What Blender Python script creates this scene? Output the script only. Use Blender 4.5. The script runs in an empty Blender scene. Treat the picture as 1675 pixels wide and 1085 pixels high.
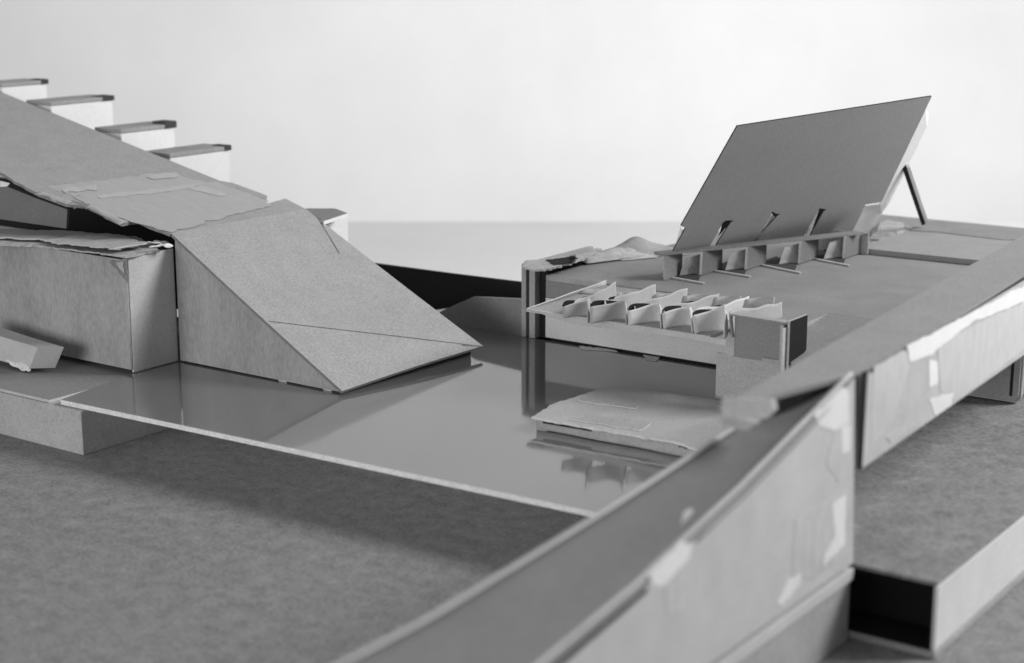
import bpy, bmesh, math, random
from mathutils import Vector
random.seed(11)
S = bpy.context.scene
COL = S.collection

# ------------------------------------------------------------------ camera
CAM_H = 0.35                       # camera height above the base board, metres
FPX, CX, CY = 2700.0, 837.5, 542.5  # focal length and centre in photo pixels
PITCH = math.atan((CY + 80.0) / FPX)
YAW = math.radians(35.4)
cam = bpy.data.cameras.new("camera")
cam.sensor_width = 36.0
cam.lens = FPX / 1675.0 * 36.0
cam.clip_start = 0.02
cam.clip_end = 50
cam.dof.use_dof = True
cam.dof.focus_distance = 1.24
cam.dof.aperture_fstop = 7.0
camo = bpy.data.objects.new("camera", cam)
camo.location = (0, 0, CAM_H)
camo.rotation_euler = (math.pi / 2 - PITCH, 0, YAW)
COL.objects.link(camo)
S.camera = camo

# ------------------------------------------------------------------ world, lamps, exposure
W = bpy.data.worlds.new("World")
S.world = W
W.use_nodes = True
W.node_tree.nodes["Background"].inputs[0].default_value = (1, 1, 1, 1)
W.node_tree.nodes["Background"].inputs[1].default_value = 0.205

FWD = Vector((-math.sin(YAW), math.cos(YAW), 0))
RGT = Vector((math.cos(YAW), math.sin(YAW), 0))


def lamp(name, loc, aim, sx, sy, power):
    l = bpy.data.lights.new(name, 'AREA')
    l.shape = 'RECTANGLE'
    l.size, l.size_y = sx, sy
    l.energy = power
    o = bpy.data.objects.new(name, l)
    o.location = loc
    o.rotation_euler = (Vector(aim) - Vector(loc)).to_track_quat('-Z', 'Y').to_euler()
    COL.objects.link(o)
    return o


MODEL_C = Vector((-0.7, 0.95, 0.05))
# window to the right of the table, a little behind it
lamp("window_light", MODEL_C + RGT * 2.1 + FWD * 0.05 + Vector((0, 0, 1.40)), MODEL_C, 1.0, 0.9, 53)
# unseen low fill lamp added behind the camera, to the left
lamp("front_fill_light", MODEL_C + Vector((-0.25, -2.75, 0.40)), MODEL_C, 1.5, 0.8, 27)
# unseen lamp added below the table edge to brighten the pale wall
lamp("wall_fill_light", FWD * 2.45 + RGT * 0.75 + Vector((0, 0, -0.45)), FWD * 4.1 + RGT * 0.60 + Vector((0, 0, 1.5)), 3.2, 0.5, 30)

S.view_settings.view_transform = 'Standard'
S.view_settings.look = 'None'
S.view_settings.gamma = 1
S.view_settings.exposure = 0.22
S.view_settings.use_curve_mapping = False
S.render.engine = 'CYCLES'
S.cycles.caustics_reflective = False

# ------------------------------------------------------------------ photo pixel -> point on a plane of the model
fw = Vector((-math.sin(YAW) * math.cos(PITCH), math.cos(YAW) * math.cos(PITCH), -math.sin(PITCH)))
up = RGT.cross(fw)
C0 = Vector((0, 0, CAM_H))


def ray(p):
    return fw + RGT * ((p[0] - CX) / FPX) - up * ((p[1] - CY) / FPX)


def atx(p, v):
    d = ray(p)
    return C0 + d * ((v - C0.x) / d.x)


def aty(p, v):
    d = ray(p)
    return C0 + d * ((v - C0.y) / d.y)


def atz(p, v):
    d = ray(p)
    return C0 + d * ((v - C0.z) / d.z)


def atpl(p, q, n):
    d = ray(p)
    return C0 + d * ((Vector(q) - C0).dot(n) / d.dot(n))


# ------------------------------------------------------------------ materials
def mat(name, v, rough=0.75, mottle=0.10, mscale=28, fibre=0.10, fscale=700, bump=0.25, spec=0.16, coat=0.0,
        stain=0.0, stretch=(1, 1, 1), ior=1.5):
    m = bpy.data.materials.new(name)
    m.use_nodes = True
    nt = m.node_tree
    N, L = nt.nodes, nt.links
    b = N["Principled BSDF"]
    b.inputs["Roughness"].default_value = rough
    b.inputs["Specular IOR Level"].default_value = spec
    b.inputs["IOR"].default_value = ior
    b.inputs["Coat Weight"].default_value = coat
    b.inputs["Coat Roughness"].default_value = 0.15
    tc = N.new("ShaderNodeTexCoord")
    mp = N.new("ShaderNodeMapping")
    mp.inputs["Scale"].default_value = stretch
    L.new(tc.outputs["Object"], mp.inputs["Vector"])
    n1 = N.new("ShaderNodeTexNoise")
    n1.inputs["Scale"].default_value = mscale
    n1.inputs["Detail"].default_value = 5
    n1.inputs["Roughness"].default_value = 0.6
    L.new(mp.outputs[0], n1.inputs["Vector"])
    n2 = N.new("ShaderNodeTexNoise")
    n2.inputs["Scale"].default_value = fscale
    n2.inputs["Detail"].default_value = 2
    L.new(mp.outputs[0], n2.inputs["Vector"])

    def math_(op, a, bb, c=None):
        x = N.new("ShaderNodeMath")
        x.operation = op
        for i, k in enumerate((a, bb, c)):
            if k is None:
                continue
            if isinstance(k, (int, float)):
                x.inputs[i].default_value = k
            else:
                L.new(k, x.inputs[i])
        return x.outputs[0]
    a = math_('SUBTRACT', n1.outputs["Fac"], 0.5)
    c = math_('SUBTRACT', n2.outputs["Fac"], 0.5)
    f = math_('ADD', math_('MULTIPLY', a, mottle * 4), math_('MULTIPLY', c, fibre * 3.8))
    if stain:
        n3 = N.new("ShaderNodeTexNoise")
        n3.inputs["Scale"].default_value = 9
        n3.inputs["Detail"].default_value = 3
        n3.inputs["Distortion"].default_value = 0.8
        L.new(tc.outputs["Object"], n3.inputs["Vector"])
        st = math_('MULTIPLY', math_('SUBTRACT', n3.outputs["Fac"], 0.5), stain * 4)
        f = math_('ADD', f, st)
    val = math_('MULTIPLY', math_('ADD', f, 1.0), v)
    val = math_('MINIMUM', math_('MAXIMUM', val, v * 0.3), 0.92)
    cb = N.new("ShaderNodeCombineColor")
    for i in range(3):
        L.new(val, cb.inputs[i])
    L.new(cb.outputs[0], b.inputs["Base Color"])
    if bump:
        bp = N.new("ShaderNodeBump")
        bp.inputs["Strength"].default_value = bump
        bp.inputs["Distance"].default_value = 0.0004
        L.new(math_('ADD', n2.outputs["Fac"], math_('MULTIPLY', n1.outputs["Fac"], 3)), bp.inputs["Height"])
        L.new(bp.outputs[0], b.inputs["Normal"])
    return m


M = {}
M['board'] = mat("mottled_board", 0.25, 0.8, 0.26, 85, 0.30, 420, 0.3, 0.25, stain=0.04)
M['table'] = mat("pale_table", 0.84, 0.7, 0.03, 6, 0.03, 300, 0.1)
M['wall'] = mat("pale_wall", 0.80, 0.9, 0.06, 2.2, 0.035, 330, 0.0, 0.1)
M['grey'] = mat("grey_card", 0.40, 0.7, 0.08, 46, 0.19, 560, 0.2)
M['greydk'] = mat("dark_grey_card", 0.27, 0.7, 0.05, 30, 0.13, 560, 0.2)
M['mid'] = mat("mid_card", 0.37, 0.7, 0.15, 40, 0.15, 560, 0.25, stain=0.16, stretch=(1, 1, 0.35))
M['white'] = mat("white_card", 0.90, 0.65, 0.05, 24, 0.08, 560, 0.2)
M['pale'] = mat("pale_card", 0.54, 0.65, 0.10, 34, 0.10, 560, 0.25, stain=0.07)
M['box'] = mat("box_card", 0.45, 0.7, 0.10, 40, 0.15, 560, 0.25, stain=0.08)
M['hall'] = mat("hall_roof_card", 0.29, 0.75, 0.09, 30, 0.15, 560, 0.2, stain=0.08)
M['beam'] = mat("beam_card", 0.34, 0.75, 0.06, 40, 0.14, 560, 0.2)
M['panel'] = mat("panel_card", 0.53, 0.75, 0.03, 30, 0.11, 560, 0.2)
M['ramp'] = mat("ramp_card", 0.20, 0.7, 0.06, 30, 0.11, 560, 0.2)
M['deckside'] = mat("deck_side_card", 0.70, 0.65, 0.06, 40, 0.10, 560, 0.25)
M['tab'] = mat("dark_tab", 0.07, 0.8, 0.1, 60, 0.1, 600, 0.2)
M['streak'] = mat("tape_streak", 0.50, 0.4, 0.10, 70, 0.05, 600, 0.12, 0.5, stretch=(1, 4, 1))
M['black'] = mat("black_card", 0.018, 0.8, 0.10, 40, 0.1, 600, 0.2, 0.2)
M['core'] = mat("card_core", 0.80, 0.85, 0.15, 160, 0.2, 900, 0.5)
M['gcore'] = mat("grey_card_core", 0.24, 0.85, 0.15, 160, 0.2, 900, 0.5)
M['torn'] = mat("torn_card", 0.45, 0.9, 0.22, 110, 0.2, 700, 0.9)
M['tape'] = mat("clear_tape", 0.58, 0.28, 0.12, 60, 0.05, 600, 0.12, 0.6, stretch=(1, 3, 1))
M['mask'] = mat("paper_tape", 0.44, 0.4, 0.10, 70, 0.05, 600, 0.12, 0.5, stretch=(1, 4, 1))
M['glint'] = mat("tape_glint", 0.88, 0.2, 0.04, 80, 0.03, 500, 0.2, 0.6, coat=0.4)  # white colour stands in for highlights on the tape
M['plate'] = mat("glossy_plate", 0.12, 0.055, 0.05, 14, 0.05, 500, 0.0, 0.5, ior=2.3)
# smoked, slightly frosted acrylic: some light passes through to the board below
nt = M['plate'].node_tree
for nd in [n for n in nt.nodes if n.type == 'BSDF_PRINCIPLED']:
    nt.nodes.remove(nd)
def node(kind):
    return nt.nodes.new("ShaderNode" + kind)
df, tr, gl, fz, m1, m2 = node("BsdfDiffuse"), node("BsdfTranslucent"), node("BsdfGlossy"), node("Fresnel"), node("MixShader"), node("MixShader")
df.inputs[0].default_value = (0.24, 0.24, 0.24, 1)
tr.inputs[0].default_value = (0.85, 0.85, 0.85, 1)
gl.inputs[0].default_value = (0.97, 0.97, 0.97, 1)
gl.inputs["Roughness"].default_value = 0.06
fz.inputs["IOR"].default_value = 2.9
m1.inputs[0].default_value = 0.45
nt.links.new(df.outputs[0], m1.inputs[1])
nt.links.new(tr.outputs[0], m1.inputs[2])
gm, sb, ml = node("NewGeometry"), node("Math"), node("Math")
sb.operation, ml.operation = 'SUBTRACT', 'MULTIPLY'
sb.inputs[0].default_value = 1.0
nt.links.new(gm.outputs["Backfacing"], sb.inputs[1])
nt.links.new(fz.outputs[0], ml.inputs[0])
nt.links.new(sb.outputs[0], ml.inputs[1])
nt.links.new(ml.outputs[0], m2.inputs[0])
nt.links.new(m1.outputs[0], m2.inputs[1])
nt.links.new(gl.outputs[0], m2.inputs[2])
nt.links.new(m2.outputs[0], nt.nodes["Material Output"].inputs[0])
mt = bpy.data.materials.new("frosted_underside")
mt.use_nodes = True
nt = mt.node_tree
nt.nodes.remove(nt.nodes["Principled BSDF"])
tr = nt.nodes.new("ShaderNodeBsdfTranslucent")
tr.inputs[0].default_value = (0.85, 0.85, 0.85, 1)
nt.links.new(tr.outputs[0], nt.nodes["Material Output"].inputs[0])
M['frost'] = mt
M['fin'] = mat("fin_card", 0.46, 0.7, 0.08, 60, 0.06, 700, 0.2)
M['finlit'] = mat("lit_fin_card", 0.66, 0.7, 0.06, 60, 0.05, 700, 0.2)  # brighter copy of the fin card: light catching it put into the colour
M['pencil'] = mat("pencil_mark", 0.17, 0.6, 0.2, 90, 0.2, 900, 0.0)


# ------------------------------------------------------------------ mesh helpers
def tag(o, label=None, cat=None, group=None, kind=None):
    for k, v in (('label', label), ('category', cat), ('group', group), ('kind', kind)):
        if v:
            o[k] = v
    return o


def thing(name, label, cat, loc, group=None):
    o = bpy.data.objects.new(name, None)
    o.empty_display_size = 0.01
    COL.objects.link(o)
    o.location = loc
    return tag(o, label, cat, group)


def origin(parent):
    v = Vector((0, 0, 0))
    while parent is not None:
        v += parent.location
        parent = parent.parent
    return v


def link(name, bm, mats, parent=None, loc=None, smooth=False):
    off = origin(parent)
    here = Vector(loc) if loc is not None else Vector((0, 0, 0))
    bmesh.ops.recalc_face_normals(bm, faces=bm.faces[:])
    sh = (off + here) if parent is not None else here
    bmesh.ops.translate(bm, verts=bm.verts[:], vec=-sh)
    me = bpy.data.meshes.new(name)
    bm.to_mesh(me)
    bm.free()
    if not isinstance(mats, (list, tuple)):
        mats = [mats]
    for m in mats:
        me.materials.append(M[m])
    if smooth:
        for p in me.polygons:
            p.use_smooth = True
    o = bpy.data.objects.new(name, me)
    o.location = here
    o.parent = parent
    COL.objects.link(o)
    return o


def slab_bm(bm, pts, th, edge=0, bev=0.0):
    """closed slab: polygon pts extruded by vector th; sides take material slot `edge`"""
    pts = [Vector(p) for p in pts]
    th = Vector(th)
    a = [bm.verts.new(p) for p in pts]
    b = [bm.verts.new(p + th) for p in pts]
    n = len(pts)
    f1 = bm.faces.new(a)
    f2 = bm.faces.new(list(reversed(b)))
    sides = []
    for i in range(n):
        f = bm.faces.new((a[i], b[i], b[(i + 1) % n], a[(i + 1) % n]))
        f.material_index = edge
        sides.append(f)
    if n > 4:
        pass
    if bev:
        es = list(set(list(f1.edges) + list(f2.edges)))
        bmesh.ops.bevel(bm, geom=es, offset=bev, segments=2, profile=0.6, affect='EDGES', material=-1)
    return bm


def slab(name, pts, th, mats, parent=None, loc=None, bev=0.0):
    bm = bmesh.new()
    two = isinstance(mats, (list, tuple))
    slab_bm(bm, pts, th, 1 if two else 0, bev)
    return link(name, bm, mats, parent, loc)


def box(name, x0, x1, y0, y1, z0, z1, mats, parent=None, loc=None, bev=0.0006):
    bm = bmesh.new()
    pts = [(x0, y0, z0), (x1, y0, z0), (x1, y1, z0), (x0, y1, z0)]
    slab_bm(bm, pts, (0, 0, z1 - z0))
    if bev:
        bmesh.ops.bevel(bm, geom=bm.edges[:], offset=bev, segments=2, profile=0.6, affect='EDGES')
    return link(name, bm, mats, parent, loc)


def rag(pts, step=0.004, amp=0.0012, closed=True, lock=()):
    """torn outline: every segment cut up and jittered (in the plane of the first three points)"""
    pts = [Vector(p) for p in pts]
    n = (pts[1] - pts[0]).cross(pts[2] - pts[0]).normalized()
    out = []
    m = len(pts)
    for i in range(m if closed else m - 1):
        a, b = pts[i], pts[(i + 1) % m]
        k = max(1, int((b - a).length / step))
        t = n.cross((b - a).normalized())
        for j in range(k):
            q = a.lerp(b, j / k)
            if i not in lock and j:
                q = q + t * random.gauss(0, amp)
            out.append(q)
    return out


def soft(pts, k=3):
    pts = [Vector(p) for p in pts]
    for _ in range(k):
        q = []
        for i in range(len(pts)):
            a, b = pts[i], pts[(i + 1) % len(pts)]
            q += [a.lerp(b, 0.25), a.lerp(b, 0.75)]
        pts = q
    return pts


def grid(name, fn, nu, nv, mats, parent=None, th=0.0012, loc=None, face=None):
    """curved sheet fn(u,v) with a little thickness"""
    bm = bmesh.new()
    V = [[bm.verts.new(fn(i / nu, j / nv)) for j in range(nv + 1)] for i in range(nu + 1)]
    for i in range(nu):
        for j in range(nv):
            bm.faces.new((V[i][j], V[i + 1][j], V[i + 1][j + 1], V[i][j + 1]))
    o = link(name, bm, mats, parent, loc, smooth=face is None)
    s = o.modifiers.new("thickness", 'SOLIDIFY')
    s.thickness = th
    s.offset = -1
    if face is not None:            # thickness goes away from `face`, rim takes the second material
        me = o.data
        if sum((p.normal for p in me.polygons), Vector()).dot(face) < 0:
            me.flip_normals()
        s.material_offset_rim = 1
    return o


ZP = 0.0365      # top of the glossy plate
YW = 0.872       # front plane of the sloping wedge
ZU = Vector((0, 0, 1))

# ================================================================== setting
bw = FWD * 3.05
# pale table that carries everything, ends in front of the wall
far = (atz((837, 361), -0.004) - C0).dot(FWD)
def fr(f, r, z):
    v = FWD * f + RGT * r
    return (v.x, v.y, z)
o = slab("table", [fr(-0.6, -2.2, -0.005), fr(-0.6, 1.6, -0.005), fr(far, 1.6, -0.005), fr(far, -2.2, -0.005)], (0, 0, -0.03), 'table', bev=0.003)
tag(o, kind="structure")
o = slab("base_board", [(-1.75, 0.05, 0), (0.35, 0.05, 0), (0.35, 1.27, 0), (-1.75, 1.27, 0)], (0, 0, -0.004), ['board', 'gcore'])
tag(o, kind="structure")
o = slab("wall", [fr(far + 1.95, -5, -0.9), fr(far + 1.95, 5, -0.9), fr(far + 1.95, 5, 3.6), fr(far + 1.95, -5, 3.6)], FWD * 0.05, 'wall')
tag(o, kind="structure")

# ================================================================== left: base box, plate
t = thing("base_box", "low pale card box on the board carrying the plate's left corner", "box", (-0.98, 0.80, 0))
YB = 0.7405
box("body", -1.24, -0.9005, YB, 0.99, 0.0, 0.0325, 'box', t)
slab("lid", [(-1.24, YB + 0.0015, 0.0327), (-0.936, YB + 0.0015, 0.0327), (-0.936, 0.99, 0.0327), (-1.24, 0.99, 0.0327)], (0, 0, 0.0022), ['greydk', 'pale'], t)

t = thing("glossy_plate", "thin glossy grey sheet spanning like water between the card buildings", "sheet", (-0.65, 0.92, 0.0328))
PX0, PX1, PY0, PY1 = -0.9255, -0.4470, 0.7415, 1.0985
pts_ = slab("top_sheet", [(PX0, PY0 + 0.002, ZP), (-0.48, 0.7605, ZP), (PX1, 0.765, ZP), (PX1, PY1, ZP), (-0.942, PY1, ZP), (-0.9405, 0.824, ZP)],
     (0, 0, -0.0035), ['plate', 'core'], t)
pts_.data.materials.append(M['frost'])
for pl in pts_.data.polygons:
    if pl.normal.z < -0.9:
        pl.material_index = 2

# ================================================================== tower box at the left
YT = 0.8235
t = thing("tower_box", "tall pale card box at the left edge with a torn open top", "box", (-1.05, 0.846, 0.0351))
bm = bmesh.new()
XT = -0.9402
fpn = box("front_panel", -1.26, XT - 0.0005, YT, YT + 0.0022, 0.0395, 0.1245, 'mid', t)
box("side_panel", XT - 0.0022, XT, YT + 0.0025, 0.872, 0.0370, 0.1262, 'pale', t)
box("floor_panel", -1.24, XT - 0.004, 0.845, 0.872, 0.0352, 0.0378, 'mid', t)
box("back_panel", -1.26, XT - 0.003, 0.8722, 0.8744, 0.0352, 0.124, 'mid', t)
# torn fold at the upper corner of the front panel
c1 = [aty(p, YT - 0.0006) for p in ((178, 428), (208, 424), (210, 464), (196, 448), (186, 436))]
slab("torn_patch", rag(c1, 0.003, 0.0006), (0, -0.0006, 0), ['gcore', 'gcore'], fpn)
c1 = [aty(p, YT - 0.0016) for p in ((190, 430), (203, 428), (204, 448))]
slab("torn_flap", rag(c1, 0.003, 0.0004), (0, -0.0006, 0), ['torn', 'core'], fpn)

def torn(name, px, z, th, m, parent, tilt=0.0, amp=0.0014):
    pts = [atz(p, z) for p in px]
    x0 = pts[0].x
    pts = [Vector((p.x, p.y, z + (p.x - x0) * tilt)) for p in pts]
    return slab(name, rag(pts, 0.004, amp), (0, 0, -th), m, parent)

t = thing("torn_card_lid", "ragged layers of torn card lying over the tall box top", "card", (-1.03, 0.85, 0.1265))
torn("card_layer", ((-70, 378), (-70, 398), (60, 402), (140, 411), (205, 420), (262, 410), (250, 396), (180, 384)), 0.1276, 0.0012, ['torn', 'torn'], t)
torn("card_layer", ((-70, 372), (-70, 385), (75, 394), (150, 404), (196, 411), (236, 402), (225, 390), (120, 380)), 0.1296, 0.0012, ['mid', 'pale'], t, 0.01)
torn("card_layer", ((72, 393), (130, 402), (188, 409), (240, 400), (200, 388), (120, 385)), 0.1315, 0.0012, ['torn', 'pale'], t, 0.02, 0.0018)
cr = []
for k, (a, b) in enumerate((((236, 398), (264, 399)), ((244, 406), (270, 404)))):
    p0, p1 = atz(a, 0.1315), atz(b, 0.1310)
    fn = lambda u, v, p0=p0, p1=p1, k=k: p0.lerp(p1, u) + Vector((0, 0.008 * v, 0.0016 * math.sin(u * 3.2) - 0.0012 * math.sin(v * 3.1) + 0.0006 * math.sin(9 * u + k)))
    grid("torn_curl", fn, 8, 4, 'core', t, 0.0008)

t = thing("upright_card", "shaded upright grey card under the roof edge above the tall box", "card", (-1.15, 0.868, 0.1285))
yy = 0.8675
e = [aty(p, yy) for p in ((-60, 268), (0, 301), (60, 325), (110, 343), (109, 386), (0, 384), (-60, 380))]
for p in e[4:]:
    p.z = 0.1310
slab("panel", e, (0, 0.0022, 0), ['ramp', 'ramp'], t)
e2 = [aty(p, yy - 0.001) for p in ((0, 296), (16, 300), (12, 305), (0, 306))]
slab("paper_scrap", e2, (0, 0.0006, 0), 'white', t)

t = thing("loose_card_strip", "short broken card strip jutting over the base box at far left", "card strip", (-1.05, 0.786, 0.0352))
ys = 0.784
f0 = [aty(p, ys) for p in ((-60, 530), (0, 550), (62, 569), (48, 603), (0, 590), (-60, 576))]
bmx = bmesh.new()
d = Vector((0.013, 0.014, -0.0005))
slab_bm(bmx, f0, d)
link("strip_body", bmx, 'pale', t)
e = [aty(p, ys - 0.0008) for p in ((8, 588), (22, 592), (40, 594), (47, 601), (49, 607), (34, 606), (22, 600))]
slab("torn_end", rag(e, 0.002, 0.0005), (0, 0.0012, 0), ['core', 'core'], t)

# ================================================================== left: sloping roof and wedge
RX, RZ = -0.9385, 0.1387          # crease between roof and wedge
SL = 0.193
rn = Vector((SL, 0, 1)).normalized()      # roof rises towards -x
RQ = Vector((RX, 1.0, RZ))
t = thing("sloping_card", "long grey sloping card roof at upper left patched with tape", "card panel", (-1.1, 0.95, 0.127))
fe = [atpl(p, RQ, rn) for p in ((-90, 242), (0, 282), (62, 317), (109, 334), (142, 337), (200, 366), (227, 362), (255, 374), (279, 383))]
be = [atpl(p, RQ, rn) for p in ((500, 342), (467, 325), (431, 335), (437, 320), (380, 299), (360, 296), (0, 150), (-90, 113))]
be[0].x = fe[-1].x = RX
be[0].z = fe[-1].z = RZ
outl = rag(fe, 0.006, 0.0006, closed=False) + [fe[-1]] + be
rpn = slab("roof_panel", outl, rn * -0.0024, ['grey', 'gcore'], t)
# wall below the roof, black to stand in for the hollow's shade
box("hollow_shade", -1.36, -0.945, 1.018, 1.0205, 0.0328, 0.134, 'black', t)
def onroof(px, h, m='mask', nm="tape_or_glint", amp=0.0014, th=0.00012):
    pts = [atpl(p, RQ + rn * h, rn) for p in px]
    return slab(nm, rag(pts, 0.005, amp), rn * -th, m, rpn)
onroof(((76, 305), (150, 297), (262, 283), (290, 281), (300, 290), (345, 300), (374, 321), (330, 318), (180, 316), (120, 321)), 0.0002)
onroof(((140, 334), (120, 322), (200, 313), (330, 299), (352, 297), (420, 322), (430, 328), (400, 340), (300, 346), (205, 362)), 0.0004)
onroof(((214, 363), (204, 358), (300, 343), (432, 326), (445, 335), (380, 352), (280, 380), (250, 371)), 0.0006)
onroof(((160, 318), (260, 309), (330, 299), (335, 303), (262, 315), (165, 325)), 0.0007, 'streak')
onroof(((100, 311), (112, 307), (160, 302), (162, 309), (108, 316)), 0.0007, 'streak')
onroof(((244, 287), (268, 282), (290, 285), (286, 291), (250, 293)), 0.0007, 'streak')
onroof(((310, 310), (335, 303), (372, 318), (360, 321), (335, 315)), 0.0007, 'streak')
# crumpled tape hanging off the front edge
for k, (a, b, c_) in enumerate((((62, 316), (112, 333), 4), ((112, 331), (142, 338), 9), ((140, 336), (200, 366), 3))):
    p0, p1 = atpl(a, RQ, rn), atpl(b, RQ, rn)
    r = random.Random(k)
    ph = [r.uniform(0, 6) for _ in range(3)]
    fn = lambda u, v, p0=p0, p1=p1, c_=c_, ph=ph: p0.lerp(p1, u) + Vector((0.0015 * math.sin(7 * u + ph[0]) * v, 0.004 - 0.0055 * v ** 0.6 + 0.0012 * math.sin(11 * u + ph[1]) * v, 0.0006 - v * v * c_ * 0.00035 * (1 + 0.5 * math.sin(8 * u + ph[2]))))
    grid("tape_edge", fn, 14, 5, 'mask' if k != 1 else 'gcore', rpn, 0.0004)

t = thing("card_wedge", "large grey sloping card wedge coming down onto the glossy plate", "wedge", (-0.85, 0.95, ZP))
A = aty((283, 381), YW - 0.003)
A.x, A.z = RX, RZ
B_ = aty((560, 640), YW - 0.003)
Dp = aty((790, 566), 1.025)
Cp = Vector((RX, 1.021, RZ))
wn = (Dp - B_).cross(Cp - B_).normalized()
wn = wn if wn.z > 0 else -wn
bmw = bmesh.new()
def wsurf(u, v):
    p = A.lerp(B_, u).lerp(Cp.lerp(Dp, u), v)
    return p + wn * (0.0012 * math.sin(math.pi * v) * u - 0.0006 * math.sin(math.pi * u))
spn = grid("slope_panel", wsurf, 24, 24, ['grey', 'gcore'], t, 0.0024, face=wn)
# thick dark cut edge of the slope panel
def zedge(x):
    return A.z + (B_.z - A.z) * (x - A.x) / (B_.x - A.x) - 0.0030
bot = [aty(p, YW) for p in ((299, 590), (400, 612), (455, 622), (530, 638))]
tri = [Vector((-0.9343, YW, zedge(-0.9343)))] + [Vector((p.x, YW, max(p.z, ZP + 0.0012))) for p in bot]
tri[1].x = -0.9343
tri += [Vector((B_.x - 0.0065, YW, ZP + 0.0014)), Vector((B_.x - 0.0065, YW, zedge(B_.x - 0.0065)))]
slab("side_panel", tri, (0, 0.0022, 0), ['mid', 'core'], t)
slab("crease_strip", [Vector((-0.9346, YW + 0.0003, zedge(-0.9346))), Vector((-0.9346, YW + 0.0003, ZP + 0.001)), Vector((-0.9385, YW + 0.0003, ZP + 0.001)), Vector((-0.9385, YW + 0.0003, zedge(-0.9385)))], (0, 0.003, 0), 'mid', t)
# dark blocker and back panel, added to keep light out of the wedge
w0, w1 = B_ + Vector((-0.006, 0.004, 0)), Dp + Vector((-0.009, -0.004, 0))
slab("light_blocker", [Vector((w0.x, w0.y, ZP + 0.0003)), Vector((w1.x, w1.y, ZP + 0.0003)), Vector((w1.x, w1.y, w1.z + 0.0016)), Vector((w0.x, w0.y, w0.z + 0.0006))], (-0.0015, 0, 0), 'tab', t)
slab("back_panel", [Vector((-0.9355, 1.012, ZP + 0.0003)), Vector((-0.815, 1.012, ZP + 0.0003)), Vector((-0.815, 1.012, zedge(-0.815) - 0.0005)), Vector((-0.9355, 1.012, zedge(-0.9355) - 0.0015))], (0, 0.002, 0), 'mid', t)
# feet: scraps of card under the side panel
for a, b in (((455, 621), (458, 632)), ((528, 637), (541, 648))):
    p, q = aty(a, YW), aty(b, YW)
    box("card_foot", p.x, p.x + 0.008, YW + 0.0004, YW + 0.003, ZP + 0.0001, ZP + 0.004, 'pale', t, bev=0.0002)
def proj(p):
    q = p - C0
    d = q.dot(fw)
    return CX + FPX * q.dot(RGT) / d, CY - FPX * q.dot(up) / d
def inv(px):                       # photo pixel -> (u, v) on the slope panel
    best, c, r = None, (0.5, 0.5), 0.5
    for _ in range(5):
        for i in range(-10, 11):
            for j in range(-10, 11):
                u, v = c[0] + r * i / 10, c[1] + r * j / 10
                x, y = proj(wsurf(u, v))
                e_ = (x - px[0]) ** 2 + (y - px[1]) ** 2
                if best is None or e_ < best[0]:
                    best = (e_, u, v)
        c, r = best[1:], r * 0.2
    return c
def pencil(a, b, w):
    (u0, v0), (u1, v1) = inv(a), inv(b)
    n_ = 14
    bm = bmesh.new()
    row = []
    for k in range(n_ + 1):
        f_ = k / n_
        p = wsurf(u0 + (u1 - u0) * f_, v0 + (v1 - v0) * f_) + wn * 0.0003
        q = wsurf(u0 + (u1 - u0) * (f_ + 0.01), v0 + (v1 - v0) * (f_ + 0.01)) + wn * 0.0003
        sd_ = (q - p).cross(wn).normalized() * w * (0.7 + 0.5 * random.random())
        row.append((bm.verts.new(p + sd_), bm.verts.new(p - sd_)))
    for k in range(n_):
        bm.faces.new((row[k][0], row[k + 1][0], row[k + 1][1], row[k][1]))
    return link("pencil_line", bm, 'pencil', spn)
pencil((440, 526), (770, 565), 0.00042)
pencil((756, 565), (787, 567), 0.00060)
pencil((518, 354), (555, 415), 0.00042)

# ================================================================== terraces behind the roof
XS = [-1.3425, -1.2713, -1.175, -1.1117, -0.9434]
ZT = [0.2250, 0.2108, 0.1905, 0.1725, 0.1290]
YE = [1.0857, 1.1075, 1.0980, 1.1065, 1.0800]
LB = ["topmost white card box stepping behind the sloping roof, cut by the photo's left edge",
      "second white card box down the steps behind the sloping roof",
      "third white card box down the steps behind the roof, with a dark corner tab",
      "fourth white card box behind the roof, above the taped patch",
      "lowest white card box, peeping out behind the top of the wedge"]
for i in range(5):
    xa = XS[i] - (0.034 if i < 4 else 0.045)
    t = thing("terrace_box", LB[i], "box", (XS[i] - 0.02, 1.06, 0), "stepped white boxes behind the roof")
    box("body", xa, XS[i], 1.0320, YE[i], 0, ZT[i] - 0.0045, 'white', t)
    if i < 4:
        lidp = box("lid", xa - 0.001, XS[i] + 0.001, 1.0310, YE[i] + 0.002, ZT[i] - 0.0042, ZT[i] - 0.0005, ['mid'], t)
        box("corner_tab", XS[i] - 0.016, XS[i] + 0.0013, YE[i] - (0.013 if i in (1, 2) else 0.007), YE[i] + 0.0023, ZT[i] - 0.0045, ZT[i] + (0.002 if i == 2 else 0.0004), ['tab'], lidp)
    else:
        L5 = [atz(p, 0.1305) for p in ((500, 341), (548, 341), (569, 349), (530, 362))]
        slab("lid", L5, (0, 0, -0.003), ['greydk', 'white'], t)
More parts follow.
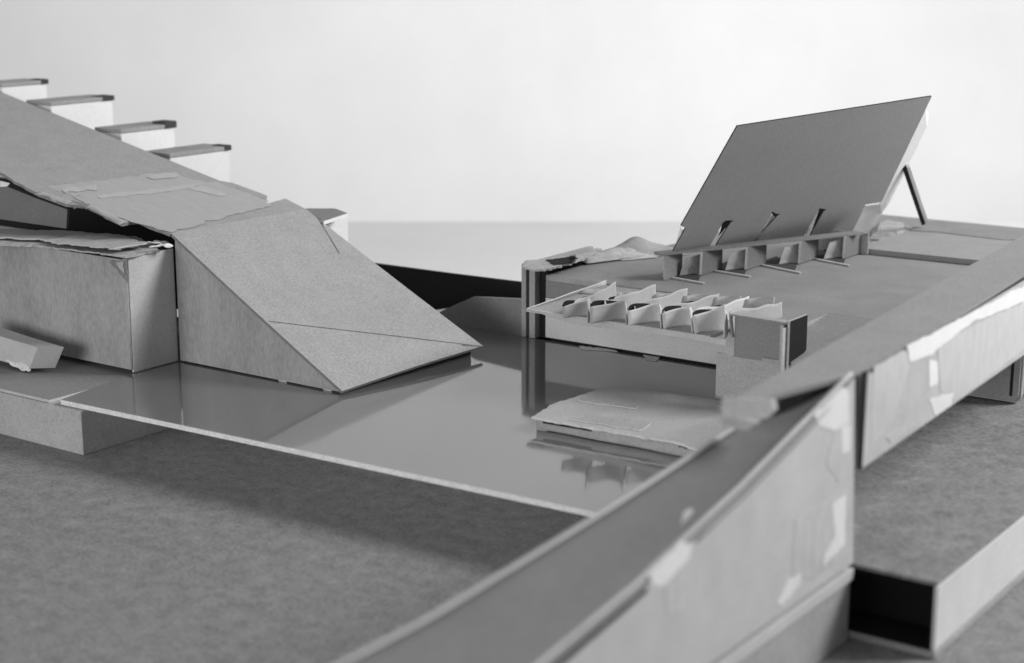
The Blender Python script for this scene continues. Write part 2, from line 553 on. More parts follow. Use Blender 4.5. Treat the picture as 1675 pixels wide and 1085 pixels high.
# ================================================================== rear: low block and dark wall
t = thing("rear_block", "low dark grey card block behind the plate with a pale top", "block", (-0.82, 1.13, 0))
yr = 1.1005
fr_ = [aty(p, yr) for p in ((640, 540), (640, 520), (716, 512), (748, 497), (776, 485), (853, 490), (853, 552))]
fr_[-1].x = fr_[-2].x = -0.7705
bk_ = [Vector((p.x, p.y + 0.058, p.z)) for p in fr_]
for i, p in enumerate(bk_):
    p.z = (0.0, 0.030, 0.043, 0.047, 0.0505, 0.0575, 0.0)[i]
for L_ in (fr_, bk_):
    L_[0].z = L_[-1].z = 0.0002
bm = bmesh.new()
va = [bm.verts.new(p) for p in fr_]
vb = [bm.verts.new(p) for p in bk_]
bm.faces.new(va).material_index = 0
bm.faces.new(vb[::-1])
for i in range(len(va)):
    j = (i + 1) % len(va)
    f = bm.faces.new((va[i], vb[i], vb[j], va[j]))
    f.material_index = 1  # top and ends paler than the front face
link("body", bm, ['greydk', 'pale'], t)

t = thing("black_card_strip", "black upright card strip standing behind the low block", "card strip", (-0.9, 1.165, 0))
e = [aty(p, 1.165) for p in ((520, 418), (627, 433), (740, 448), (853, 462), (880, 466))]
low = [Vector((e[-1].x, 1.165, 0.0002)), Vector((e[0].x, 1.165, 0.0002))]
slab("panel", e + low, (0, 0.003, 0), ['black', 'black'], t)

# ================================================================== right hall
YR = 1.100
ZR = 0.0910
t = thing("card_building", "grey flat-roofed card hall at right with torn roof edge", "model building", (-0.55, 1.25, 0))
box("plinth", -0.7645, -0.448, 1.062, 1.55, 0.0, 0.0327, 'black', t)  # black colour stands in for the shade under the beam
box("front_wall", -0.7480, -0.512, YR, YR + 0.003, ZP + 0.0020, 0.0720, 'deckside', t)  # paler than the upper wall: bounce light off the plate put into colour
box("upper_front_wall", -0.7480, -0.512, YR + 0.0003, YR + 0.003, 0.0723, 0.0866, 'greydk', t)
box("inner_base", -0.7450, -0.449, YR + 0.0035, 1.54, 0.0330, 0.0860, 'black', t)  # black here too, painting the shade below the beam
roofp = [Vector((-0.7470, YR - 0.0006, ZR)), Vector((-0.690, YR - 0.0006, ZR)), Vector((-0.690, 1.0985, ZR)), Vector((-0.5320, 1.0985, ZR)), Vector((-0.5320, 1.0135, ZR)), Vector((-0.4960, 1.0135, ZR)),
         Vector((-0.4960, 1.0985, ZR)), Vector((-0.372, 1.0985, ZR)), Vector((-0.372, 1.56, ZR)), Vector((-0.735, 1.56, ZR)), Vector((-0.735, 1.30, ZR)), Vector((-0.747, 1.20, ZR))]
slab("roof_slab", roofp, (0, 0, -0.0042), ['hall', 'mid'], t)
slab("roof_apron", [Vector((-0.4955, 1.0983, ZR - 0.0001)), Vector((-0.372, 1.0983, ZR - 0.0001)), Vector((-0.372, 0.992, 0.0790)), Vector((-0.4955, 0.992, 0.0790))], (0, 0, -0.003), ['hall', 'mid'], t)
# three card layers of the left end wall, seen end-on
for a, b, m, zz in ((-0.7700, -0.7655, 'mid', 0.0985), (-0.7622, -0.7565, 'mid', 0.0975)):
    box("end_layer", a, b, YR - 0.003, YR + 0.10, ZP + 0.0003, zz, m, t, bev=0.0003)
box("end_gap_fill", -0.7653, -0.7624, YR + 0.004, YR + 0.1, ZP + 0.0003, 0.094, 'black', t, bev=0)
box("end_gap_fill", -0.7562, -0.7482, YR + 0.004, YR + 0.1, ZP + 0.0003, 0.0935, 'black', t, bev=0)
# torn strip along the left roof edge
e = [atz(p, 0.0995) for p in ((854, 436), (858, 427), (905, 421), (940, 417), (976, 411), (968, 419), (925, 432), (892, 441), (872, 441))]
slab("torn_strip", rag(e, 0.003, 0.0012), (0, 0, -0.0016), ['torn', 'torn'], t)
for k, (a, b) in enumerate((((893, 425), (942, 420)), ((918, 423), (942, 417)))):
    e = [atz(p, 0.1004) for p in (a, b, (b[0] - 4, b[1] + 8), (a[0] + 14, a[1] + 8))]
    slab("torn_hole", rag(e, 0.003, 0.001), (0, 0, -0.0006), 'black', t)
# curled paper along the far left roof edge
for k, (a, b, c_, hgt, m) in enumerate((((945, 424), (1040, 412), (1010, 427), 0.0055, 'torn'), ((985, 415), (1044, 410), (1050, 424), 0.003, 'pale'), ((995, 408), (1088, 402), (1082, 420), 0.0085, 'mid'))):
    p0, p1, p2 = atz(a, 0.094), atz(b, 0.094), atz(c_, 0.092)
    r = random.Random(k + 3)
    ph = [r.uniform(0, 6) for _ in range(4)]
    fn = lambda u, v, p0=p0, p1=p1, p2=p2, hgt=hgt, ph=ph: p0.lerp(p1, u) + (p2 - p0.lerp(p1, 0.5)) * v * 0.9 + Vector((0, 0, hgt * math.sin(math.pi * min(1, max(0, u * 0.96 + 0.02))) * (1 - v) * (1 + 0.25 * math.sin(9 * u + ph[0])) + 0.0006 * math.sin(12 * v + ph[1])))
    grid("paper_curl", fn, 16, 6, m, t, 0.0007)
# scraps at the foot of the front wall
for px in (((948, 566), (1000, 571), (1010, 575), (950, 571)), ((1052, 580), (1080, 584), (1074, 590), (1058, 589))):
    e = [atz(p, ZP + 0.0006) for p in px]
    slab("paper_scrap", rag(e, 0.003, 0.0006), (0, 0, -0.0004), 'pale', t)
# support wall under the front of the hall
box("support_wall", -0.5340, -0.452, 0.9985, 1.0015, ZP + 0.0002, 0.0758, 'box', t)
# raised sheet on the roof
t = thing("raised_card_sheet", "thick pale card sheet lying on the flat roof at far right", "card sheet", (-0.5, 1.42, ZR))
zz = 0.0960
e = [atz(p, zz) for p in ((1398, 405), (1525, 366), (1690, 378), (1720, 446))]
e[3] = Vector((-0.375, e[0].y + 0.006, zz))
e[2].x = -0.375 - 0.02
slab("sheet", e, (0, 0, zz * -1 + ZR + 0.0003), ['beam', 'greydk'], t)
e = [atz(p, zz + 0.0012) for p in ((1500, 364), (1528, 363), (1690, 374), (1690, 393), (1640, 391), (1540, 379), (1490, 376))]
slab("top_strip", rag(e, 0.006, 0.0005), (0, 0, -0.001), ['hall', 'pale'], t)
t = thing("crumpled_card", "small rounded grey card lump behind the leaning panel's right foot", "card scrap", (-0.56, 1.5, ZR))
e = [atz(p, ZR + 0.0005) for p in ((1420, 392), (1430, 372), (1450, 366), (1485, 372), (1500, 384), (1470, 395))]
ctr = sum(e, Vector()) / len(e)
bm = bmesh.new()
ring = [bm.verts.new(p) for p in e]
ring2 = [bm.verts.new(p.lerp(ctr, 0.35) + ZU * 0.006) for p in e]
for i in range(6):
    bm.faces.new((ring[i], ring[(i + 1) % 6], ring2[(i + 1) % 6], ring2[i]))
bm.faces.new(ring2)
bm.faces.new(ring[::-1])
bmesh.ops.subdivide_edges(bm, edges=bm.edges[:], cuts=2, use_grid_fill=True, smooth=0.4)
for v in bm.verts:
    v.co += Vector((random.gauss(0, .0005), random.gauss(0, .0005), abs(random.gauss(0, .0005))))
link("lump", bm, 'torn', t)

# ================================================================== finned tray
t = thing("finned_tray", "white card tray with curved fins cantilevering from the right hall", "tray", (-0.6, 1.04, 0.086))
ZF = 0.0900
TX0 = -0.6885
fl = [Vector((TX0, 0.987, ZF)), Vector((-0.5330, 0.987, ZF)), Vector((-0.5330, 1.0975, ZF)), Vector((TX0, 1.0975, ZF))]
slab("floor", fl, (0, 0, -0.0022), ['grey', 'pale'], t)
fas = [aty(p, 0.9862) for p in ((863, 505), (939, 519), (1057, 536), (1188, 556), (1188, 566), (1120, 553), (1057, 545), (1000, 539), (939, 531), (900, 519))]
slab("front_lip", fas, (0, 0.0007, 0), ['pale', 'white'], t)
FP = [((921, 521), (919, 503), (1008, 462), (1008, 474), 0.6),
      ((965, 530), (965, 503), (1072, 466), (1072, 483), 1.0),
      ((1028, 533), (1027, 508), (1122, 471), (1122, 489), 1.0),
      ((1085, 538), (1083, 512), (1173, 479), (1173, 496), 1.0),
      ((1136, 546), (1132, 518), (1223, 483), (1225, 506), 1.0),
      ((1188, 556), (1190, 511), (1279, 494), (1277, 515), 0.3)]
XF = []
for i, (bl, tl, bt, bb, curl) in enumerate(FP):
    xf = atz(bl, ZF).x
    XF.append(xf)
    p_t, p_b = atx(tl, xf), atx(bt, xf)
    ya, yb = 0.9885, min(p_b.y, 1.16)
    za, zb = p_t.z, p_b.z
    def fin(u, v, xf=xf, ya=ya, yb=yb, za=za, zb=zb, curl=curl, i=i):
        y = ya + (yb - ya) * u
        floor_z = ZF + 0.0002 if y < 1.0985 else ZR + 0.0004
        zt = za + (zb - za) * u + 0.0006 * math.sin(14 * u + i)
        w = (1 - v) * 1.0
        x = xf - 0.0075 * curl * math.sin(math.pi * min(1, u * 2.2)) * (0.35 + 0.65 * v) * (1 if u < 0.4545 else 0) + 0.0012 * v * math.sin(5 * u + i)
        y2 = y + 0.010 * curl * (1 - v) ** 2 * max(0, 1 - u * 3)
        return Vector((x, y2, floor_z + (zt - floor_z) * v))
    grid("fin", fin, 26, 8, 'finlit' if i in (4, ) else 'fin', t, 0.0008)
# tapered first fin hugging the left corner
def fin0(u, v):
    y = 0.987 + 0.11 * u
    return Vector((TX0 + 0.0005 + 0.004 * math.sin(math.pi * u) * v, y, ZF + 0.0002 + (0.0004 + 0.0035 * min(1, u * 2)) * v))
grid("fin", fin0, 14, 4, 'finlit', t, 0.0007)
# curved scoops closing the front of every cell, with black sheets painting the shade behind them
for i, (bl, tl, bt, bb, curl) in enumerate(FP[:-1]):
    nb = FP[i + 1]
    pb0 = atz(bl, ZF + 0.0004)
    pb1 = atz((nb[0][0] - 3, nb[0][1] - 1), ZF + 0.0004)
    pt0 = atx(tl, XF[i])
    pt1 = atx((nb[1][0] - 4, nb[1][1] - 13), XF[i + 1] - 0.0018)
    def scoop(u, v, pb0=pb0, pb1=pb1, pt0=pt0, pt1=pt1, i=i):
        b = pb0.lerp(pb1, u) + Vector((0, 0.021 * math.sin(math.pi * u) ** 0.8, 0))
        q = pt0.lerp(pt1, u) + Vector((0, 0.016 * math.sin(math.pi * u), 0))
        p = b.lerp(q, v)
        return p + Vector((0, 0.003 * math.sin(math.pi * v) * math.sin(math.pi * u), 0.0005 * math.sin(9 * u + 2 * i) * v))
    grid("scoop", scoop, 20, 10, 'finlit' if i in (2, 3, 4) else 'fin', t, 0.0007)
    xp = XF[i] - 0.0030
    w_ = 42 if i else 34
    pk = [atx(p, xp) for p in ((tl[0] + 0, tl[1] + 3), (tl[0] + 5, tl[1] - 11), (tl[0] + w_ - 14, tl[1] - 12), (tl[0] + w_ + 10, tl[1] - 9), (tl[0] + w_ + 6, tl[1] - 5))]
    slab("cell_shade", soft(pk, 2), (-0.0008, 0, 0), 'black', t)
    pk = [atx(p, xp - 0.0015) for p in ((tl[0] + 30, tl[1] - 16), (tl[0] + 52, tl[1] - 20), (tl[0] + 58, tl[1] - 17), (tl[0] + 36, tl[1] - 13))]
    slab("cell_shade", soft(pk, 2), (-0.0006, 0, 0), 'black', t)
xs = [TX0] + XF
for i in range(len(xs) - 1):
    x0, x1 = xs[i] + 0.0012, xs[i + 1] - 0.0014
    h = 0.003 + 0.0018 * i
    def cross(u, v, x0=x0, x1=x1, h=h):
        x = x0 + (x1 - x0) * u
        return Vector((x, 1.055 + 0.006 * math.sin(math.pi * u) + 0.004 * v, ZF + 0.0002 + h * (1 + 0.4 * u) * v))
    grid("divider", cross, 8, 3, 'pale', t, 0.0007)
# open compartment at the right end
xl = XF[-1] + 0.001
zt_ = aty((1190, 512), 0.990).z
xr_ = aty((1289, 530), 0.990).x
box("compartment_panel", xl, xr_ - 0.0042, 0.9935, 0.9950, 0.0762, zt_ - 0.0022, 'greydk', t, bev=0.0002)
slab("compartment_rail", [Vector((xl - 0.001, 0.9885, zt_)), Vector((xr_, 0.9885, zt_ - 0.0008)), Vector((xr_, 0.9955, zt_ - 0.0008)), Vector((xl - 0.001, 0.9955, zt_))], (0, 0, -0.0014), ['grey', 'greydk'], t)
box("compartment_end", xr_ - 0.0036, xr_ - 0.0016, 0.9855, 1.0000, 0.0600, zt_ - 0.0026, 'grey', t, bev=0.0003)
box("compartment_end", xr_ - 0.0013, xr_ - 0.0002, 0.9835, 1.0000, 0.0600, zt_ - 0.0040, 'pale', t, bev=0.0002)
slab("end_panel", [Vector((xr_ + 0.0002, 0.9890, zt_ + 0.0004)), Vector((xr_ + 0.0002, 1.016, zt_ + 0.0002)), Vector((xr_ + 0.0002, 1.016, 0.0830)), Vector((xr_ + 0.0002, 0.9890, 0.0700))], (0.0018, 0, 0), ['black', 'pale'], t)

# ================================================================== louvre frame and leaning panel
t = thing("louvre_frame", "sawtooth card louvre frame with small square openings on the roof", "frame", (-0.6, 1.2, ZR))
ZB = 0.1130
bl, br = atz((1081, 415), ZB), atz((1412, 380), ZB)
bd = (br - bl).normalized()
bnrm = Vector((bd.y, -bd.x, 0))
slab("top_bar", [bl, br, br - bnrm * 0.010, bl - bnrm * 0.010], (0, 0, -0.0020), ['greydk', 'gcore'], t)
sills = [((1083, 451), (1150, 463)), ((1158, 441), (1226, 452)), ((1240, 432), (1308, 446)), ((1320, 421), (1388, 434))]
divs = [1142, 1214, 1302, 1378]
for k, (a, b) in enumerate(sills):
    p, q = atz(a, ZR + 0.0014), atz(b, ZR + 0.0014)
    slab("sill", [p, q, q + Vector((0, 0.0032, 0)), p + Vector((0, 0.0032, 0))], (0, 0, -0.0011), ['pale', 'grey'], t)
    fl_ = [atz(c_, ZR + 0.0010) for c_ in ((a[0], a[1] - 1), (b[0] - 8, b[1] - 3), (b[0] - 5, b[1] - 12), (a[0] + 30, a[1] - 13))]
    slab("pocket_floor", fl_, (0, 0, -0.0007), 'tab', t)  # dark floor puts the shade inside the bay into the colour
    s_ = (divs[k] - 1081) / (1412 - 1081)
    # divider card: a small upright sheet along the depth direction, plus a slanted light baffle
    top = bl.lerp(br, s_)
    f_ = Vector((top.x, top.y, 0))
    zt0, zb0 = ZB - 0.0024, ZR + 0.0012
    slab("divider", [Vector((f_.x, f_.y, zt0)), Vector((f_.x, f_.y + 0.034, zt0)), Vector((f_.x, f_.y + 0.034, zb0)), Vector((f_.x, f_.y - 0.001, zb0))], (0.0022, 0, 0), ['ramp', 'pale'], t)
    pm = bl.lerp(br, max(0.0, s_ - 0.13))
    slab("baffle", [Vector((pm.x, pm.y + 0.012, zb0)), Vector((f_.x - 0.001, f_.y + 0.010, zb0)), Vector((f_.x - 0.001, f_.y + 0.010, zt0 - 0.002)), Vector((pm.x + 0.004, pm.y + 0.014, zt0 - 0.004))], (0, 0.0015, 0), ['pale' if k != 0 else 'grey', 'pale'], t)
pl_ = bl + Vector((0.0004, 0.001, 0))
slab("divider", [pl_ - ZU * 0.0024, pl_ + Vector((0, 0.03, -0.0024)), Vector((pl_.x, pl_.y + 0.03, ZR + 0.0004)), Vector((pl_.x + 0.002, pl_.y, ZR + 0.0004))], (0.002, 0, 0), ['greydk', 'grey'], t)
box("back_board", bl.x + 0.03, br.x, br.y + 0.012, br.y + 0.014, ZR + 0.0004, ZB - 0.003, 'mid', t)

t = thing("leaning_card", "big dark grey card panel propped up leaning over the louvres", "card board", (-0.58, 1.28, ZB))
n_h = Vector((0.80, -0.60, 0))       # horizontal direction the panel leans towards
def lean(p, s):                      # point of the panel above the bar at parameter s
    b0 = bl.lerp(br, s) - bnrm * 0.004 + ZU * 0.0004
    pn = n_h.cross(ZU)
    return atpl(p, b0, pn)
TL, TR = lean((1206, 207), 0.05), lean((1524, 158), 1.0)
b0 = bl.lerp(br, 0.05) - bnrm * 0.004 + ZU * 0.0004
pn_ = (TR - TL).cross(b0 - TL).normalized()
if pn_.dot(C0 - TL) < 0:
    pn_ = -pn_
def pp(p, h=0.0):
    return atpl(p, TL + pn_ * h, pn_)
back = pn_ * -0.0012
body = [TL, TR, pp((1442, 331)), pp((1416, 335)), pp((1390, 385)), pp((1322, 391)),
        pp((1348, 345)), pp((1339, 344)), pp((1312, 392)), pp((1228, 400)), pp((1275, 350)), pp((1262, 350)), pp((1236, 398)),
        pp((1168, 407)), pp((1196, 363)), pp((1184, 363)), pp((1158, 408)),
        pp((1100, 413)), pp((1122, 373)), pp((1114, 370))]
slab("face", body, back, ['panel', 'tab'], t)
# white stiffener sheet along the back of the right edge
inn = [pp(p, -0.0016) for p in ((1514, 180), (1497, 215), (1470, 272), (1440, 334), (1416, 338), (1391, 386))]
outr = [pp(p, -0.012) for p in ((1519, 186), (1516, 208), (1490, 262), (1454, 334), (1442, 350), (1410, 400))]
for k in range(5):
    slab("back_stiffener", [inn[k], outr[k], outr[k + 1], inn[k + 1]], pn_ * -0.0008, 'white', t)
for px in (((1262, 352), (1276, 351), (1256, 386), (1243, 388)), ((1344, 346), (1358, 343), (1334, 387), (1322, 390)), ((1116, 376), (1130, 374), (1116, 398), (1106, 410))):
    slab("rear_rib", [pp(p, -0.0046) for p in px], pn_ * -0.003, 'white', t)
for px in (((1182, 365), (1188, 361), (1200, 361), (1194, 365), (1176, 386), (1172, 398)), ((1263, 351), (1263, 346), (1269, 350), (1276, 350), (1268, 355)), ((1339, 346), (1341, 341), (1352, 343), (1345, 347), (1328, 380), (1325, 386))):
    slab("torn_notch", [pp(p, 0.0002) for p in px], back * 0.1, 'black', t)
# prop strut from the back of the panel down onto the roof sheet
ft = atz((1511, 368), 0.0997)
hd = pp((1480, 276), -0.006)
ax = (hd - ft)
sd = ax.cross(C0 - ft).normalized() * 0.0019
slab("prop_strut", [ft - sd, ft + sd, hd + sd, hd - sd], (ax.cross(sd)).normalized() * 0.004, ['black', 'black'], t)
sd2 = sd * 1.0
slab("strut_facing", [ft + sd * 1.05, ft + sd * 2.6, hd + sd * 2.4, hd + sd * 1.05], (ax.cross(sd)).normalized() * 0.003, 'white', t)

# ================================================================== low torn slab on the plate
t = thing("low_torn_slab", "low flat card slab with torn pale edges lying on the plate", "slab", (-0.55, 0.93, ZP))
zz = 0.0455
top = [atz(p, zz) for p in ((869, 682), (885, 673), (905, 661), (945, 648), (985, 634), (1008, 631), (1080, 641), (1182, 656))]
top += [Vector((-0.470, 0.985, zz)), Vector((-0.470, 0.878, zz)), atz((1135, 733), zz), atz((1110, 724), zz)]
top = rag(top, 0.004, 0.0007)
slab("top_sheet", top, (0, 0, -0.0016), ['box', 'core'], t)
f0 = [atz(p, zz) for p in ((872, 684), (1000, 706), (1110, 726), (1138, 737))]
def sfront(u, v):
    k = min(2, int(u * 3))
    p = f0[k].lerp(f0[k + 1], u * 3 - k)
    return Vector((p.x, p.y + 0.004 + 0.0006 * math.sin(17 * u) + 0.001 * math.sin(5 * u + 2 * v), zz - 0.0018 - (zz - 0.0018 - ZP - 0.0004) * v))
grid("front_edge", sfront, 36, 5, 'box', t, 0.001)
for sa, sb_ in ((0.03, 0.24), (0.66, 0.80)):
    pa = [sfront(sa + (sb_ - sa) * k / 6, 0.02) + Vector((0, -0.0012, 0)) for k in range(7)]
    pb = [p + Vector((0, 0, -0.0016)) for p in pa[::-1]]
    slab("dark_slit", pa + pb, (0, 0.0008, 0), 'black', t)
box("core_block", f0[0].x + 0.008, -0.475, f0[0].y + 0.008, 0.955, ZP + 0.0003, zz - 0.0020, 'torn', t)
for px in (((950, 683), (960, 678), (1065, 691), (1046, 704), (930, 686)), ((945, 655), (952, 650), (1000, 658), (1045, 664), (1040, 668), (980, 661))):
    e = [atz(p, zz + 0.0007) for p in px]
    slab("torn_sheet", rag(e, 0.004, 0.0008), (0, 0, -0.0005), ['grey', 'core'], t)

# ================================================================== beam on the right (rear length) and front ramp
BX0, BX1 = -0.3550, -0.3207
def bz(y, z0=0.1437):
    return z0 + (y - 0.7535) * 0.0425
t = thing("taped_card_beam", "raised card beam at right with pale taped side", "card beam", (-0.338, 0.97, 0.095))
y0, y1 = 0.7535, 1.26
def prism(name, x0, x1, ya, yb, top, bot, mats, parent):
    bm = bmesh.new()
    a = [(x0, ya, bot(ya)), (x1, ya, bot(ya)), (x1, ya, top(ya)), (x0, ya, top(ya))]
    b = [(x0, yb, bot(yb)), (x1, yb, bot(yb)), (x1, yb, top(yb)), (x0, yb, top(yb))]
    va = [bm.verts.new(p) for p in a]
    vb = [bm.verts.new(p) for p in b]
    bm.faces.new(va)
    bm.faces.new(vb[::-1])
    for i in range(4):
        j = (i + 1) % 4
        bm.faces.new((va[i], vb[i], vb[j], va[j]))
    bmesh.ops.bevel(bm, geom=bm.edges[:], offset=0.0006, segments=2, affect='EDGES')
    return link(name, bm, mats, parent)
bsp = prism("side_panel", BX1 - 0.0022, BX1, y0, y1, lambda y: bz(y) - 0.0026, lambda y: bz(y) - 0.0518, 'pale', t)
prism("far_side_panel", BX0 + 0.001, BX0 + 0.0032, y0 - 0.06, y1, lambda y: bz(y) - 0.003, lambda y: bz(y) - 0.05, 'mid', t)
prism("floor_panel", BX0 + 0.0036, BX1 - 0.0026, y0 + 0.002, y1, lambda y: bz(y) - 0.045, lambda y: bz(y) - 0.0475, 'mid', t)
tb = [(BX0, 0.668), (BX0 + 0.012, 0.692), (BX0 + 0.024, 0.729), (BX1 - 0.0015, 0.752), (BX1 - 0.0015, 0.90), (BX1 - 0.0045, 1.05), (BX1 - 0.006, y1), (-0.3645, y1), (-0.3600, 0.95)]
slab("top_board", [Vector((x, y, bz(y) + 0.0004)) for x, y in tb], (0, 0, -0.0024), ['beam', 'beam'], t)
# clear tape on the side, its bright glints painted on as white patches
def side_tape_glint(px, m, off, amp=0.0010):
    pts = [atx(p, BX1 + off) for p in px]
    return slab("tape_or_glint", rag(pts, 0.005, 0.0004), (-off - 0.0002, 0, 0), m, bsp)
side_tape_glint(((1484, 566), (1530, 543), (1600, 506), (1690, 460), (1690, 486), (1640, 508), (1590, 527), (1540, 566), (1524, 582), (1488, 592)), 'glint', 0.0003)
side_tape_glint(((1520, 588), (1534, 592), (1534, 628), (1520, 634)), 'glint', 0.0003)
side_tape_glint(((1534, 566), (1600, 528), (1690, 488), (1690, 560), (1600, 630), (1560, 655), (1538, 640)), 'tape', 0.0002)
side_tape_glint(((1520, 655), (1560, 642), (1556, 664), (1530, 680)), 'glint', 0.0003)
side_tape_glint(((1450, 716), (1486, 690), (1500, 694), (1458, 726)), 'tape', 0.0003)
side_tape_glint(((1430, 600), (1482, 572), (1488, 600), (1460, 690), (1424, 735)), 'tape', 0.0001)
# end block under the tip of the top board
ye = 0.6635
e = [aty(p, ye) for p in ((1180, 653), (1262, 655), (1266, 672), (1256, 684), (1240, 688), (1190, 683), (1181, 676))]
slab("end_cap", e, (0, 0.004, 0), ['box', 'box'], t)
e = [aty(p, ye + 0.003) for p in ((1181, 680), (1240, 692), (1222, 704), (1208, 703), (1181, 695))]
slab("end_cap_lip", e, (0, 0.003, 0), ['mid', 'pale'], t)

t = thing("sloping_card_beam", "blurred card beam in the near foreground sloping down toward the camera", "card beam", (-0.338, 0.55, 0.04))
rl = [atx(p, BX0) for p in ((1196, 702), (1146, 735), (988, 837), (697, 1014), (560, 1085))]
rr = [atx(p, BX1) for p in ((1397, 614), (1330, 683), (1215, 800), (1121, 887), (1047, 958), (900, 1080))]
dl = (rl[4] - rl[3]).normalized()
rl.append(rl[4] + dl * 0.12)
dr = (rr[5] - rr[4]).normalized()
rr.append(rr[5] + dr * 0.10)
def pathp(P, u):
    k = min(len(P) - 2, int(u * (len(P) - 1)))
    return P[k].lerp(P[k + 1], u * (len(P) - 1) - k)
def rtop(u, v):
    a, b = pathp(rl, u), pathp(rr, u)
    p = a.lerp(b, v)
    p.z -= 0.003 * math.sin(math.pi * v)
    return p
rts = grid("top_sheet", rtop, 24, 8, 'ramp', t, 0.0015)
def rim(name, P, w, m, off, dz=0.0):
    def fn(u, v):
        p = pathp(P, u)
        return p + Vector((off + w * (v - 0.5), 0, 0.0012 + dz + 0.0004 * math.sin(math.pi * v)))
    return grid(name, fn, 24, 2, m, t, 0.0008)
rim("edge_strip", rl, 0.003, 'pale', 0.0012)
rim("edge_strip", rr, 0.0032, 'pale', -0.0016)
# right side panel, down to the deck
zb_ = 0.0440
bm = bmesh.new()
n = 20
vt = []
for i in range(n + 1):
    p = pathp(rr, i / n)
    vt.append((bm.verts.new((BX1 + 0.0006, p.y, p.z - 0.0016)), bm.verts.new((BX1 + 0.0006, p.y if i else 0.7525, zb_)),
               bm.verts.new((BX1 - 0.0018, p.y, p.z - 0.0016)), bm.verts.new((BX1 - 0.0018, p.y if i else 0.7525, zb_))))
for i in range(n):
    a, b = vt[i], vt[i + 1]
    bm.faces.new((a[0], b[0], b[1], a[1]))
    bm.faces.new((a[2], a[3], b[3], b[2]))
    bm.faces.new((a[0], a[2], b[2], b[0]))
    bm.faces.new((a[1], b[1], b[3], a[3]))
bm.faces.new(vt[0])
bm.faces.new(vt[-1])
bmesh.ops.recalc_face_normals(bm, faces=bm.faces[:])
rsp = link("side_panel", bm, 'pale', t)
# far side panel
bm = bmesh.new()
vt = []
for i in range(n + 1):
    p = pathp(rl, i / n)
    vt.append((bm.verts.new((BX0, p.y, p.z - 0.0012)), bm.verts.new((BX0, p.y, 0.0342)), bm.verts.new((BX0 + 0.002, p.y, p.z - 0.0012)), bm.verts.new((BX0 + 0.002, p.y, 0.0342))))
for i in range(n):
    a, b = vt[i], vt[i + 1]
    bm.faces.new((a[0], b[0], b[1], a[1]))
    bm.faces.new((a[2], a[3], b[3], b[2]))
    bm.faces.new((a[0], a[2], b[2], b[0]))
    bm.faces.new((a[1], b[1], b[3], a[3]))
link("far_side_panel", bm, 'mid', t)
# dark slit under the near rim
def slit(ya, yb):
    pts = [p for p in rr]
    def zr_(y):
        for i in range(len(rr) - 1):
            if rr[i].y >= y >= rr[i + 1].y:
                f = (rr[i].y - y) / (rr[i].y - rr[i + 1].y)
                return rr[i].z * (1 - f) + rr[i + 1].z * f
        return rr[-1].z
    return zr_
zr_ = slit(0, 0)
def strip(name, ya, yb, da, db, m, off):
    def fn(u, v):
        y = ya + (yb - ya) * u
        return Vector((BX1 + 0.0006 + off + 0.00012 * math.sin(8 * u + 3 * v), y, zr_(y) - da - (db - da) * v))
    return grid(name, fn, 10, 4, m, t, 0.0001)
strip("dark_slit", 0.37, 0.545, 0.0020, 0.0050, 'black', 0.0002)
strip("dark_slit", 0.585, 0.715, 0.0024, 0.0042, 'greydk', 0.0002)
def ramp_tape_glint(px, m, off, amp=0.0008):  # tape, plus white patches painting the light that glints off it
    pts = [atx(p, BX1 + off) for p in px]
    return slab("tape_or_glint", rag(pts, 0.004, 0.0003), (-off, 0, 0), m, rsp)
ramp_tape_glint(((1064, 944), (1082, 922), (1118, 886), (1132, 890), (1128, 912), (1086, 958), (1068, 958)), 'glint', 0.0009)
ramp_tape_glint(((1090, 962), (1134, 912), (1144, 950), (1126, 990), (1092, 1010)), 'tape', 0.0008)
ramp_tape_glint(((1334, 680), (1380, 634), (1388, 640), (1390, 690), (1366, 706), (1336, 694)), 'glint', 0.0009)
ramp_tape_glint(((1366, 706), (1391, 690), (1392, 770), (1372, 790), (1352, 760)), 'tape', 0.0008)
ramp_tape_glint(((1376, 700), (1391, 694), (1390, 738), (1378, 742)), 'glint', 0.0009)
ramp_tape_glint(((1300, 850), (1386, 800), (1386, 905), (1330, 950), (1296, 940)), 'tape', 0.00075)
ramp_tape_glint(((1362, 826), (1384, 810), (1382, 892), (1346, 926), (1350, 908), (1366, 880)), 'glint', 0.0009)
ramp_tape_glint(((1272, 986), (1290, 950), (1312, 938), (1308, 956), (1278, 992)), 'glint', 0.0009)
# tape on the ramp's top, near the rim
e = [pathp(rr, u) + Vector((dx, 0, 0.0012)) for u, dx in ((0.42, -0.013), (0.52, -0.012), (0.52, -0.0075), (0.42, -0.0085))]
slab("tape_or_glint", soft(e), (0, 0, -0.0005), 'tape', rts)
# black joint between ramp and beam
slab("joint_tape", [Vector((BX1 + 0.0008, 0.7505, 0.1452)), Vector((BX1 + 0.0008, 0.7572, 0.1450)), Vector((BX1 + 0.0008, 0.7560, 0.094)), Vector((BX1 + 0.0008, 0.7520, 0.094))], (0.0008, 0, 0), 'black', t)
# lower block that carries the ramp
t = thing("footing_block", "shaded card block under the near sloping beam beside the dark opening", "block", (-0.338, 0.55, 0))
box("body", BX0 + 0.0, BX1 - 0.0012, 0.27, 0.7545, 0.0002, 0.0338, 'mid', t)
box("top_lip", BX1 - 0.004, BX1 + 0.0006, 0.27, 0.7545, 0.0342, 0.0405, ['pale'], t)

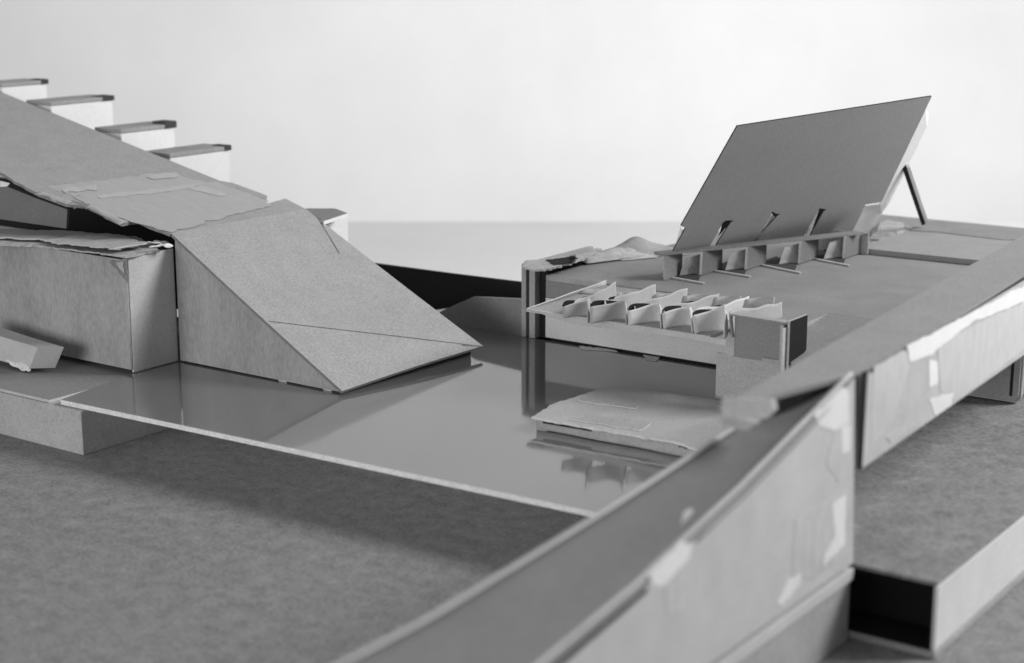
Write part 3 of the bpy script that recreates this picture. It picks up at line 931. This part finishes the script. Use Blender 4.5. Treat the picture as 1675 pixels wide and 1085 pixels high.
# ================================================================== deck at the right, open-ended
t = thing("open_ended_box", "low flat card box at lower right with a black open end", "box", (-0.3, 0.95, 0))
DX0, DX1, DY0, DY1, DZ = -0.4450, -0.2765, 0.7575, 1.32, 0.0415
box("top_panel", DX0, DX1 - 0.0003, DY0, DY1, DZ - 0.0020, DZ, 'board', t, bev=0.0003)
prism("side_panel", DX1 - 0.002, DX1, DY0 + 0.0005, DY1, lambda y: DZ - 0.0022, lambda y: 0.0042, 'deckside', t)
box("bottom_panel", DX0, DX1 + 0.0008, DY0, DY1, 0.0003, 0.0040, 'grey', t, bev=0.0004)
box("inner_shade", DX0, DX1 - 0.0022, DY0 + 0.028, DY0 + 0.030, 0.0042, DZ - 0.0022, 'black', t, bev=0)  # black inside faces paint the shade of the open end
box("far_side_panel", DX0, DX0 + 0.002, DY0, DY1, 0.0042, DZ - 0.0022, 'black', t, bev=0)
box("side_shade", DX1 - 0.0030, DX1 - 0.0022, DY0 + 0.001, DY0 + 0.028, 0.0042, DZ - 0.0022, 'black', t, bev=0)
box("bottom_shade", DX0, DX1 - 0.0032, DY0 + 0.001, DY0 + 0.028, 0.0041, 0.0046, 'black', t, bev=0)

# ================================================================== small box under the beam
t = thing("small_dark_box", "small dark rounded box tucked beneath the taped beam at right", "box", (-0.374, 1.12, 0))
bm = bmesh.new()
yq = 1.108
pl0, pr0 = atz((1540, 650), DZ), atz((1670, 660), DZ)
x0, x1, z0, z1 = -0.4020, aty((1666, 640), yq).x, 0.0003, 0.100
zq = aty((1666, 659), yq).z
def rrect(x0, x1, z0, z1, r, y):
    out = []
    for cx, cz, a0 in ((x1 - r, z0 + r, -90), (x1 - r, z1 - r, 0), (x0 + r, z1 - r, 90), (x0 + r, z0 + r, 180)):
        for k in range(6):
            a = math.radians(a0 + 18 * k)
            out.append(Vector((cx + r * math.cos(a), y, cz + r * math.sin(a))))
    return out
slab("body", rrect(x0, x1, zq, 0.094, 0.005, yq), (0, 0.05, 0), 'greydk', t)
slab("front_rim", rrect(x0 - 0.0012, x1 + 0.0012, zq - 0.0012, 0.0945, 0.0055, yq + 0.003), (0, 0.004, 0), 'grey', t)
box("dark_band", x1 - 0.0062, x1 - 0.0042, yq - 0.0004, yq + 0.001, zq + 0.004, 0.09, 'black', t, bev=0)
box("foot", x0 + 0.006, x1 - 0.006, yq + 0.006, yq + 0.046, DZ + 0.0002, zq + 0.0012, 'black', t, bev=0)
